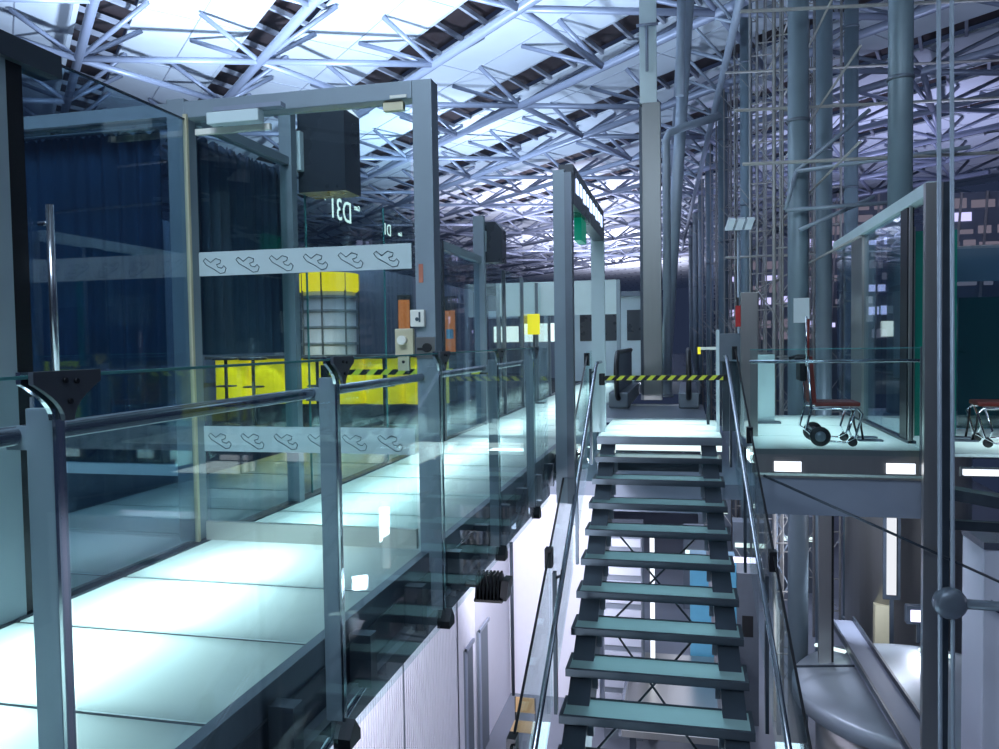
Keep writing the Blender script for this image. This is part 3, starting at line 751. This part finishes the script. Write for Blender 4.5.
# truss prototype in local coordinates (t along local x, s along local y)
def roof_truss():
    t = thing('roof_truss', 'x', 'roof truss', (0, 0, 0), 'tubular roof trusses')
    MB().tube((-22, 0, ZC), (46, 0, ZC), .13, 12).build('bottom_chord', 'tube', t)
    me = {}
    def mem(nm, p, q, r, x):
        if nm not in me:
            o = MB().tube(p, q, r, 8).build(nm.split(':')[0], 'tube', t); me[nm] = o
        else:
            o = me[nm].copy(); COL.objects.link(o); o.parent = t
        o.location = (x, 0, 0)
    x = -20.0
    i = 0
    while x < 44:
        mem('hanger:a', (0, 0, ZC), (0, -1.7, ZC + 1.1), .078, x)
        mem('hanger:b', (0, 0, ZC), (.0, 1.75, ZC + 1.15), .078, x)
        mem('diagonal:a', (0, 0, ZC), (2.3, -1.5, ZC + 1.1), .072, x)
        mem('diagonal:b', (0, 0, ZC), (-2.3, 1.6, ZC + 1.15), .072, x)
        if i % 2 == 0: mem('cross_tie:a', (0, 0, ZC), (2.35, -SP, ZC), .10, x)
        else: mem('cross_tie:b', (0, 0, ZC), (-2.35, -SP, ZC), .10, x)
        x += 4.7; i += 1
    return t
proto = roof_truss()
for k in range(-2, 12):
    s0 = 6.9 + SP * k
    lb = 'tubular steel roof truss, ' + ORD[k + 2] + ' row counting from the nearest above the doorway'
    off = (k % 2) * 2.35
    base = st(s0, s0 + off, 0)
    if k == -2:
        T = proto; T.location = base; T['label'] = lb
    else:
        T = copy_thing(proto, base, lb)
    T.rotation_euler.z = math.radians(135)     # local x -> t direction (-1, 1); local y -> (-1,-1): mirror below
    T.scale = (1, -1, 1)
# eave lattice along the facade
ev = thing('eave_lattice', 'lattice girder along the roof edge running back above the round columns', 'girder', (0, 0, 0))
def ex(y): return 1.35 - .03 * (y - 19)
MB().tube((ex(12), 12, 9.3), (ex(75), 75, 9.3), .11, 10).build('lower_chord', 'pipe', ev)
MB().tube((ex(12) - 1.3, 12, 10.3), (ex(75) - 1.3, 75, 10.3), .09, 10).build('upper_chord', 'pipe', ev)
for i in range(21):
    yy = 13 + 2.9 * i
    MB().tube((ex(yy), yy, 9.3), (ex(yy) - 1.3, yy + 1.45, 10.3), .05, 6).build('brace', 'pipe', ev)
    MB().tube((ex(yy), yy, 9.3), (ex(yy) - 1.3, yy - 1.45, 10.3), .05, 6).build('brace', 'pipe', ev)

# ------------------------------------------------------------------ yellow bar and kiosk seen through the glass
fi = skind(MB().box((-14, 9.4, -.4), (-4.5, 24, -.02)).build('floor', 'floorgloss'))
wl = skind(MB().box((-16.2, 4.0, -6.0), (-16, 60, 5.2)).build('wall_left', 'wallgrey'))
kb = thing('bar_counter', 'long yellow backlit bar counter beyond the glass on the left', 'counter', (-5.6, 11.6, 0))
MB().box((-1.95, .2, .28), (2.0, .35, 1.0)).build('body', 'yellowf', kb)
for i in range(6):
    cx = -1.64 + .66 * i
    MB().prism([(cx + .31 * math.cos(a * math.pi / 12), .2 - .2 * math.sin(a * math.pi / 12), .28) for a in range(13)], (0, 0, .72)).build('rounded_front', 'yellowf', kb)
area((-5.6, 11.2, 1.6), (-5.6, 11.7, .6), 4.2, .1, 42, (1, .95, .8))  # unseen light added in front so the yellow fronts fade downward
MB().box((-2.0, -.06, 1.0), (2.05, .42, 1.05)).build('worktop', 'dark', kb)
MB().box((-1.95, .02, -.02), (2.0, .33, .279)).build('plinth', 'dark', kb)
ks = thing('round_kiosk', 'round kiosk with yellow sign band and glass shelves behind the yellow bar', 'kiosk', (-6.08, 13.0, 0))
MB().lathe([(.5, 2.13), (.53, 2.14), (.53, 2.43), (.5, 2.44)], n=40).build('sign_band', 'yellow', ks)
MB().lathe([(.46, 0), (.46, 2.12)], n=36).build('core', 'palebox', ks)
for z in (1.2, 1.48, 1.76, 2.0):
    MB().lathe([(.3, z), (.51, z), (.51, z + .05), (.3, z + .05)], n=36).build('shelf', 'mid', ks)
for i in range(8):
    a = i * math.pi / 4 + .2
    MB().box((math.cos(a) * .52 - .012, math.sin(a) * .52 - .012, 0), (math.cos(a) * .52 + .012, math.sin(a) * .52 + .012, 2.43)).build('mullion', 'dark', ks)
def bar_table(x, y, label):
    t = thing('bar_table', label, 'table', (x, y, -.02), 'tall tables at the yellow bar')
    MB().lathe([(.02, 1.02), (.20, 1.02), (.21, 1.04), (.21, 1.055), (.02, 1.06)], n=28).build('top', 'dark', t)
    MB().tube((0, 0, .03), (0, 0, 1.02), .025, 10).build('column', 'dark', t)
    MB().lathe([(.03, 0), (.2, 0), (.2, .02), (.03, .04)], n=24).build('base', 'dark', t)
    MB().path([(.15 * math.cos(a * math.pi / 8), .15 * math.sin(a * math.pi / 8), .62) for a in range(16)], .012, 6, closed=True).build('foot_ring', 'dark', t)
bar_table(-6.88, 11.0, 'tall dark pedestal table at the left end of the yellow bar')
bar_table(-5.36, 11.0, 'tall dark pedestal table before the yellow bar under the kiosk')
bar_table(-4.3, 11.0, 'tall dark pedestal table at the right end of the yellow bar by the lock')
bar_table(-6.3, 10.8, 'tall dark pedestal table second from the left at the yellow bar')
for i, (x, y) in enumerate(((-5.6, 15.5), (-4.9, 16.4))):
    q = thing('advert_pillar', ['orange lit advert pillar behind the bar right of the kiosk', 'orange advert pillar standing farther from the kiosk near the door lock'][i], 'advert', (x, y, 0))
    MB().box((-.14, 0, 0), (.14, .12, 2.2)).build('body', 'dark', q)
    MB().box((-.12, -.012, .7 + .3 * i), (.12, -.001, 2.1 - .2 * i)).build('poster', 'orange', q)
    MB().box((-.08, -.018, 1.3), (.08, -.013, 1.5)).build('poster_picture', 'bluep', q)
# distant pale kiosk block near the posts
wk = thing('white_kiosk', 'white boxy kiosk with dark windows far behind the landing posts', 'kiosk', (-2.2, 24, 0))
MB().box((-1.1, 0, 0), (1.2, 1.6, 2.5)).build('body', 'pale', wk)
for i in range(3):
    MB().box((-.9 + .7 * i, -.02, 1.2), (-.5 + .7 * i, -.001, 2.1)).build('window', 'screen', wk)
MB().box((-1.2, -.1, 2.5), (1.3, 1.7, 2.65)).build('roof', 'mid', wk)
for i, (x, y, w, h) in enumerate(((-4.6, 26, 1.6, 2.6), (-3.4, 34, 2.2, 2.8), (-6.5, 30, 1.8, 3.0))):
    z = thing('shop_unit', ['grey shop unit with lit shelf behind the sign post', 'farthest shop unit down the concourse', 'shop unit with lit shelf farther left in the concourse'][i], 'shop', (x, y, -.0))
    MB().box((-w / 2, 0, 0), (w / 2, 1.2, h)).build('body', 'wallgrey', z)
    MB().box((-w / 2 + .2, -.03, 1.2), (w / 2 - .2, -.001, 1.8)).build('lit_shelf', 'glowc', z)
    MB().box((-w / 2, -.04, 2.1), (w / 2, -.001, 2.4)).build('fascia', 'pale', z)
fd = skind(MB().box((-16, 24.1, -.4), (.4, 70, -.03)).build('floor', 'floorgloss'))

# ------------------------------------------------------------------ below: white wall, lamp, lower level
ww = struct('wall_left')
MB().box((-3.75, 4.5, ZL), (-3.6, 34, -.75)).build('cladding', 'wall', ww)
b = MB(); yy = 4.6
while yy < 13.2:
    b.box((-3.6, yy, ZL), (-3.58, yy + .035, -.8)); yy += .075
b.build('ribs', 'wall', ww)
for yy in (12.1, 9.6): MB().box((-3.6, yy, ZL), (-3.575, yy + .02, -.8)).build('panel_joint', 'mid', ww)
for y0, y1, zt, lb in ((12.42, 12.9, -3.85, 'left of two tall grey slots in the white ribbed wall'), (13.3, 13.95, -3.85, 'right of two tall grey slots in the white ribbed wall')):
    v = thing('wall_slot', lb, 'slot', (-3.57, y0, ZL), 'tall slots in the white wall')
    MB().box((-.02, 0, .02), (.02, y1 - y0, zt - ZL)).build('recess', 'wallgrey', v)
    MB().box((.021, 0, .02), (.05, .05, zt - ZL + .05)).build('jamb', 'tube', v)
    MB().box((.021, 0, zt - ZL), (.06, y1 - y0, zt - ZL + .06)).build('lintel', 'tube', v)
we = skind(MB().box((-3.599, 16.0, ZL), (-1.75, 16.15, -1.0)).build('wall_back', 'wall'))
dpp = tag(MB().tube((-3.52, 15.9, ZL), (-3.52, 15.9, -2.9), .035, 10).build('down_pipe', 'dark'), 'dark vertical pipe on the white wall below the finned floodlight', 'pipe')
hs = thing('finned_floodlight', 'black finned floodlight hung under the walkway edge against the white wall', 'floodlight', (-1.475, 6.0, -.70))
hs.scale = (1.12, 1.12, 1.12)
for i in range(7):
    MB().prism([(-.11 + .026 * i, -.1, -.06), (-.11 + .026 * i, .1, -.06), (-.11 + .026 * i, .12, .02), (-.11 + .026 * i, .04, .11), (-.11 + .026 * i, -.06, .1)], (.012, 0, 0)).build('fin', 'blackm', hs)
MB().box((-.12, -.09, -.08), (.08, .1, -.061)).build('lamp_plate', 'black', hs)
MB().box((-.2, -.02, .0), (-.111, .02, .04)).build('mount', 'black', hs)
MB().obox((.09, 0, .0), (.025, 0, 0), (0, .07, 0), (0.01, 0, .07)).build('driver_box', 'blackm', hs)
spot((-1.75, 6.4, -1.0), (-3.6, 10.5, -2.6), 800, 130, (.86, .86, 1), .9, .2)
spot((-1.9, 11.0, -1.3), (-3.3, 15.6, -3.2), 1300, 80, (.86, .86, 1), .9, .2)
spot((-2.2, 1.5, -3.2), (-3.6, 9.5, -3.6), 420, 130, (.86, .88, 1), .9, .2)
fl0 = skind(MB().box((-4, 2, ZL - .2), (14, 80, ZL)).build('floor', 'floorlow'))
ch = thing('wooden_chair', 'light wooden chair with dark legs on the lower floor by the white wall', 'chair', (-2.86, 13.7, ZL))
MB().box((-.2, -.2, .44), (.2, .2, .47), bev=.008).build('seat', 'wood', ch)
MB().box((-.19, .18, .62), (.19, .205, .90), bev=.008).build('backrest', 'wood', ch)
for sx in (-1, 1):
    MB().tube((sx * .18, .2, 0), (sx * .18, .19, .9), .014, 8).build('leg', 'black', ch)
    MB().tube((sx * .18, -.18, 0), (sx * .18, -.18, .44), .014, 8).build('leg', 'black', ch)
# things beneath the stair
def low(name, label, cat, loc, parts, group=None):
    t = thing(name, label, cat, loc, group)
    for nm, lo, hi, mt in parts: MB().box(lo, hi).build(nm, mt, t)
    return t
lv = low('louvred_cabinet', 'white louvred cabinet seen through the left of the stair treads', 'cabinet', (-1.15, 14.5, ZL), [('body', (-.35, 0, 0), (.35, .8, 3.9), 'wallgrey')])
for i in range(14): MB().box((-.33, -.05, .2 + .26 * i), (.33, -.001, .34 + .26 * i)).build('louvre', 'palebox', lv)
low('blue_machine', 'blue and white machine seen through the right of the stair treads', 'machine', (.55, 15.5, ZL), [('body', (-.5, 0, 0), (.35, .8, 3.1), 'bluep'), ('control_panel', (.36, 0, 0), (.75, .7, 2.9), 'mid'), ('port', (.45, -.02, 1.7), (.65, -.001, 2.1), 'black'), ('top_lamp', (.1, -.04, 3.11), (.8, .04, 3.2), 'lampv')])
low('light_column', 'violet white vertical lamp beside the louvred cabinet under the stairs', 'lamp', (-.62, 14.6, ZL), [('tube', (-.04, 0, .2), (.04, .06, 3.9), 'lampw'), ('base', (-.08, -.03, 0), (.08, .09, .2), 'dark')])
tr_ = low('steel_trough', 'shiny steel ramp seen between the lower stair treads', 'ramp', (-.1, 12.2, ZL), [('deck', (-.9, 0, 1.2), (.9, 3.2, 1.3), 'steel'), ('side_rail', (-.95, 0, 1.2), (-.9, 3.2, 1.5), 'rail'), ('side_rail', (.9, 0, 1.2), (.95, 3.2, 1.5), 'rail'), ('support', (-.8, .3, 0), (-.7, .4, 1.2), 'dark'), ('support', (.7, .3, 0), (.8, .4, 1.2), 'dark')])
low('white_bench', 'white bench with bright top at the foot of the stairs', 'bench', (-.15, 9.6, ZL), [('top', (-.7, 0, .8), (.6, .4, .88), 'paper'), ('leg', (-.65, .1, 0), (-.58, .3, .8), 'dark'), ('leg', (.5, .1, 0), (.57, .3, .8), 'dark')])
up = thing('upper_slab', 'grey underside of the landing slab seen behind the upper stair treads', 'slab', (-.35, 10.6, 0))
MB().box((-.8, 0, -1.05), (.8, .5, -.5)).build('fascia', 'beam', up)
MB().box((-2.4, .5, -.95), (2.5, 8, -.75)).build('soffit', 'beam', up)

# lower right: dished steel roof with rail track, rotunda, cabin
dr = thing('domed_roof', 'round dished steel roof below the platform crossed by a rail track', 'roof', (3.6, 13.35, -4.25))
MB().lathe([(1.9, -.30), (1.96, -.27), (1.96, -.06), (1.92, -.02), (1.5, .07), (.8, .18), (.02, .2)], n=64).build('dome', 'dome', dr)
tk = MB().bar((-.85, 2.15, .25), (-.72, -3.2, .27), .42, .05).build('track_deck', 'beam', dr)
for dx in (-.2, .2): MB().bar((-.85 + dx, 2.15, .31), (-.72 + dx, -3.2, .34), .035, .09).build('track_rail', 'dark', tk)
MB().bar((-1.9, .2, .12), (-1.0, .2, .2), .03, .03).build('seam_rod', 'dark', dr)
for x, y in ((-1.25, .9), (.4, 1.0)): MB().obox((x, y, .2), (.22, -.12, 0), (.02, .03, 0), (0, 0, .02)).build('bright_spot', 'glowc', dr)  # bright spots of light on the dish, put in as glowing pieces
MB().lathe([(1.6, -1.8), (1.6, -.31)], n=48).build('drum', 'steel', dr)
rt = thing('steel_rotunda', 'tall round stainless rotunda behind the dished roof', 'rotunda', (4.35, 17.6, ZL))
MB().lathe([(1.15, 0), (1.15, 5.6), (1.25, 5.62), (1.25, 5.75)], n=48).build('drum', 'steel', rt)
MB().box((-.80, -1.03, 1.1), (-.52, -.85, 2.1)).build('beige_hatch', 'beige', rt)
low('bright_floodlight', 'glaring white floodlight beside the broad upright at lower right', 'floodlight', (4.0, 15.3, -3.75), [('lens', (-.14, -.03, -.10), (.14, .0, .10), 'lampv'), ('housing', (-.2, .001, -.16), (.2, .16, .16), 'dark'), ('stand', (-.03, .03, -.5), (.03, .09, -.16), 'dark')])
area((3.98, 15.2, -3.7), (2.6, 13.0, -3.9), .3, .3, 12, (.85, .85, 1))
low('bright_strip', 'tall white glowing strip standing for the glare on the round stainless rotunda', 'lamp', (3.72, 16.0, ZL), [('tube', (-.10, -.04, 2.5), (.06, .0, 3.95), 'glarew'), ('back', (-.16, .001, 2.4), (.14, .04, 4.0), 'dark'), ('stand', (-.04, .001, 0), (.03, .04, 2.399), 'dark')])  # glowing strip added in place of the reflected glare on the rotunda
area((3.7, 15.9, -2.8), (2.9, 14.0, -4.0), .2, 1.4, 16, (.85, .88, 1))  # light added along with the glare strip
area((2.7, 14.6, -2.6), (4.0, 17.2, -3.2), .5, 1.2, 110, (.75, .82, 1))  # unseen light added to brighten the rotunda
low('steel_post', 'stainless post with polished bands below the platform beam', 'post', (2.25, 13.9, ZL), [('shaft', (-.13, 0, 0), (.06, .14, 5.9), 'steel'), ('shadow_channel', (.061, .02, 0), (.1, .12, 5.9), 'black'), ('band', (-.135, -.008, 4.4), (.062, -.001, 4.55), 'chrome')])
cbn = thing('bridge_cabin', 'pale lilac boarding bridge cabin wall at the lower right corner', 'cabin', (3.15, 9.6, -6.0))
MB().box((0, 0, 0), (3.2, .7, 4.88), bev=.02).build('shell', 'palebox', cbn)
MB().box((-.01, -.03, 4.88), (3.2, .7, 4.96)).build('roof_lip', 'rail', cbn)
MB().bar((.05, -.03, 4.3), (1.8, -.03, 3.1), .03, .08).build('trim_strip', 'rail', cbn)
hr = thing('canopy_edge', 'long dark canopy edge right of the twin rods below the platform', 'canopy', (3.6, 9.35, -.55))
MB().bar((-.95, .0, .1), (1.6, -.6, -.25), .25, .12).build('fascia', 'dark', hr)
MB().bar((-.95, .13, -.28), (1.6, .13, -.34), .1, .1).build('gutter', 'dark', hr)
low('bright_strip', 'bright strip lamp under the right edge of the platform beyond the twin rods', 'lamp', (3.0, 9.05, -.2), [('diffuser', (-.22, 0, -.03), (.2, .05, .03), 'lampw'), ('housing', (-.24, .051, -.05), (.22, .08, .05), 'dark')])
lt = thing('lattice_mast', 'light lattice mast with cross bracing below the platform beam', 'mast', (1.95, 16.5, ZL))
for dx in (-.22, .22): MB().tube((dx, 0, 0), (dx, 0, 5.6), .025, 8).build('upright', 'pipe', lt)
for i in range(6):
    MB().tube((-.22, 0, .3 + .85 * i), (.22, 0, 1.15 + .85 * i), .015, 6).build('brace', 'pipe', lt)
    MB().tube((.22, 0, .3 + .85 * i), (-.22, 0, 1.15 + .85 * i), .015, 6).build('brace', 'pipe', lt)
# cluttered lit lower floor in the distance
for i in range(9):
    x = .4 + .45 * i; yy = 22 + (i * 37 % 11)
    q = low('service_unit', ORD[i] + ' lit service unit from the left far off on the lower floor', 'unit', (x, yy, ZL), [('body', (-.5, 0, 0), (.5, .6, 2.2 + .35 * (i % 3)), 'wallgrey'), ('lit_strip', (-.45, -.03, 1.5 + .3 * (i % 3)), (.4, -.001, 1.62 + .3 * (i % 3)), 'glowc')], 'service units on the lower floor')
    MB().box((-.3, -.02, .4), (.3, -.001, 1.2)).build('door', 'mid', q)
area((1.5, 22, -1.2), (1.5, 22, -6), 4, 10, 240, (.75, .8, 1))  # fill lights without fixtures, added for the lower floor and the dish
area((0, 12.5, -1.3), (0, 13.5, -6), 1.6, 2.5, 60, (.8, .8, 1))
area((5.2, 8.6, -1.3), (4.2, 10, -4.5), 1, 1, 22, (.8, .82, 1))
area((2.2, 10.4, -1.1), (2.9, 12, -4.3), 1.0, 1.6, 12, (.78, .85, 1))

# ------------------------------------------------------------------ floodlighting of the roof and general light
spot((-8, -9, 2.0), (-8, -11, 11), 9000, 140, (.58, .73, 1.), .9, .4)
UC = (.58, .73, 1.)
spot((-11, 17.5, 2.5), (-10.5, 20.5, 11), 12500, 125, UC, .9, .4)
spot((-4.5, 15.5, 3.2), (-7, 19.5, 11), 3000, 130, UC, .9, .4)
spot((-11, 34, 2.8), (-11, 38, 11), 7000, 140, UC, .9, .4)
spot((-8, 52, 2.8), (-8, 54, 11), 12000, 140, (.8, .78, 1), .9, .4)
spot((-8, 74, 2.8), (-8, 76, 11), 16000, 150, (.8, .78, 1), .9, .4)
spot((-8, 100, 2.8), (-8, 102, 11), 16000, 150, (.8, .78, 1), .9, .4)
spot((-1.6, 19, 2.0), (-.5, 19, 11), 700, 130, (.6, .75, 1), .9, .4)
spot((9, 38, 1.0), (8, 42, 11), 4500, 140, (.6, .62, 1), .9, .4)
spot((7, 17, 1.0), (8, 20, 11), 1500, 140, (.6, .68, 1), .9, .4)
spot((-13, 8, 2), (-12, 11, 11), 3500, 130, UC, .9, .4)
# unseen cool fill lights added over the concourse for walkway steel and columns
area((-1.2, -2.5, 7.5), (-.5, 8, 1.0), 5, 3, 620, (.68, .83, 1))
area((5.5, 5.5, 6.5), (2, 13, 3), 3, 3, 75, (.62, .78, 1))
area((-4.5, 14, 6.5), (-2.5, 13, 0), 4, 4, 160, (.75, .88, 1))

w = bpy.data.worlds.new('World'); S.world = w; w.use_nodes = True
bg = w.node_tree.nodes['Background']; bg.inputs[0].default_value = (.05, .075, .16, 1); bg.inputs[1].default_value = .35

# ------------------------------------------------------------------ camera
cam = bpy.data.cameras.new('camera'); co = bpy.data.objects.new('camera', cam); COL.objects.link(co)
cam.sensor_width = 36; cam.lens = 800 * 36 / 999; cam.clip_start = .05; cam.clip_end = 300
pitch, yaw, roll = .04085, .22946, .015
f = V((-math.sin(yaw) * math.cos(pitch), math.cos(yaw) * math.cos(pitch), -math.sin(pitch)))
r = V((math.cos(yaw), math.sin(yaw), 0)); u = r.cross(f)
r2 = r * math.cos(roll) - u * math.sin(roll); u2 = r * math.sin(roll) + u * math.cos(roll)
mm = Matrix((r2, u2, -f)).transposed().to_4x4(); mm.translation = V((0, 0, 1.217)); co.matrix_world = mm
S.camera = co
S.view_settings.view_transform = 'Standard'; S.view_settings.look = 'None'; S.view_settings.gamma = 1
S.view_settings.exposure = 0.0; S.view_settings.use_curve_mapping = False
S.cycles.transparent_max_bounces = 40; S.cycles.max_bounces = 8
S.cycles.sample_clamp_indirect = 4.0
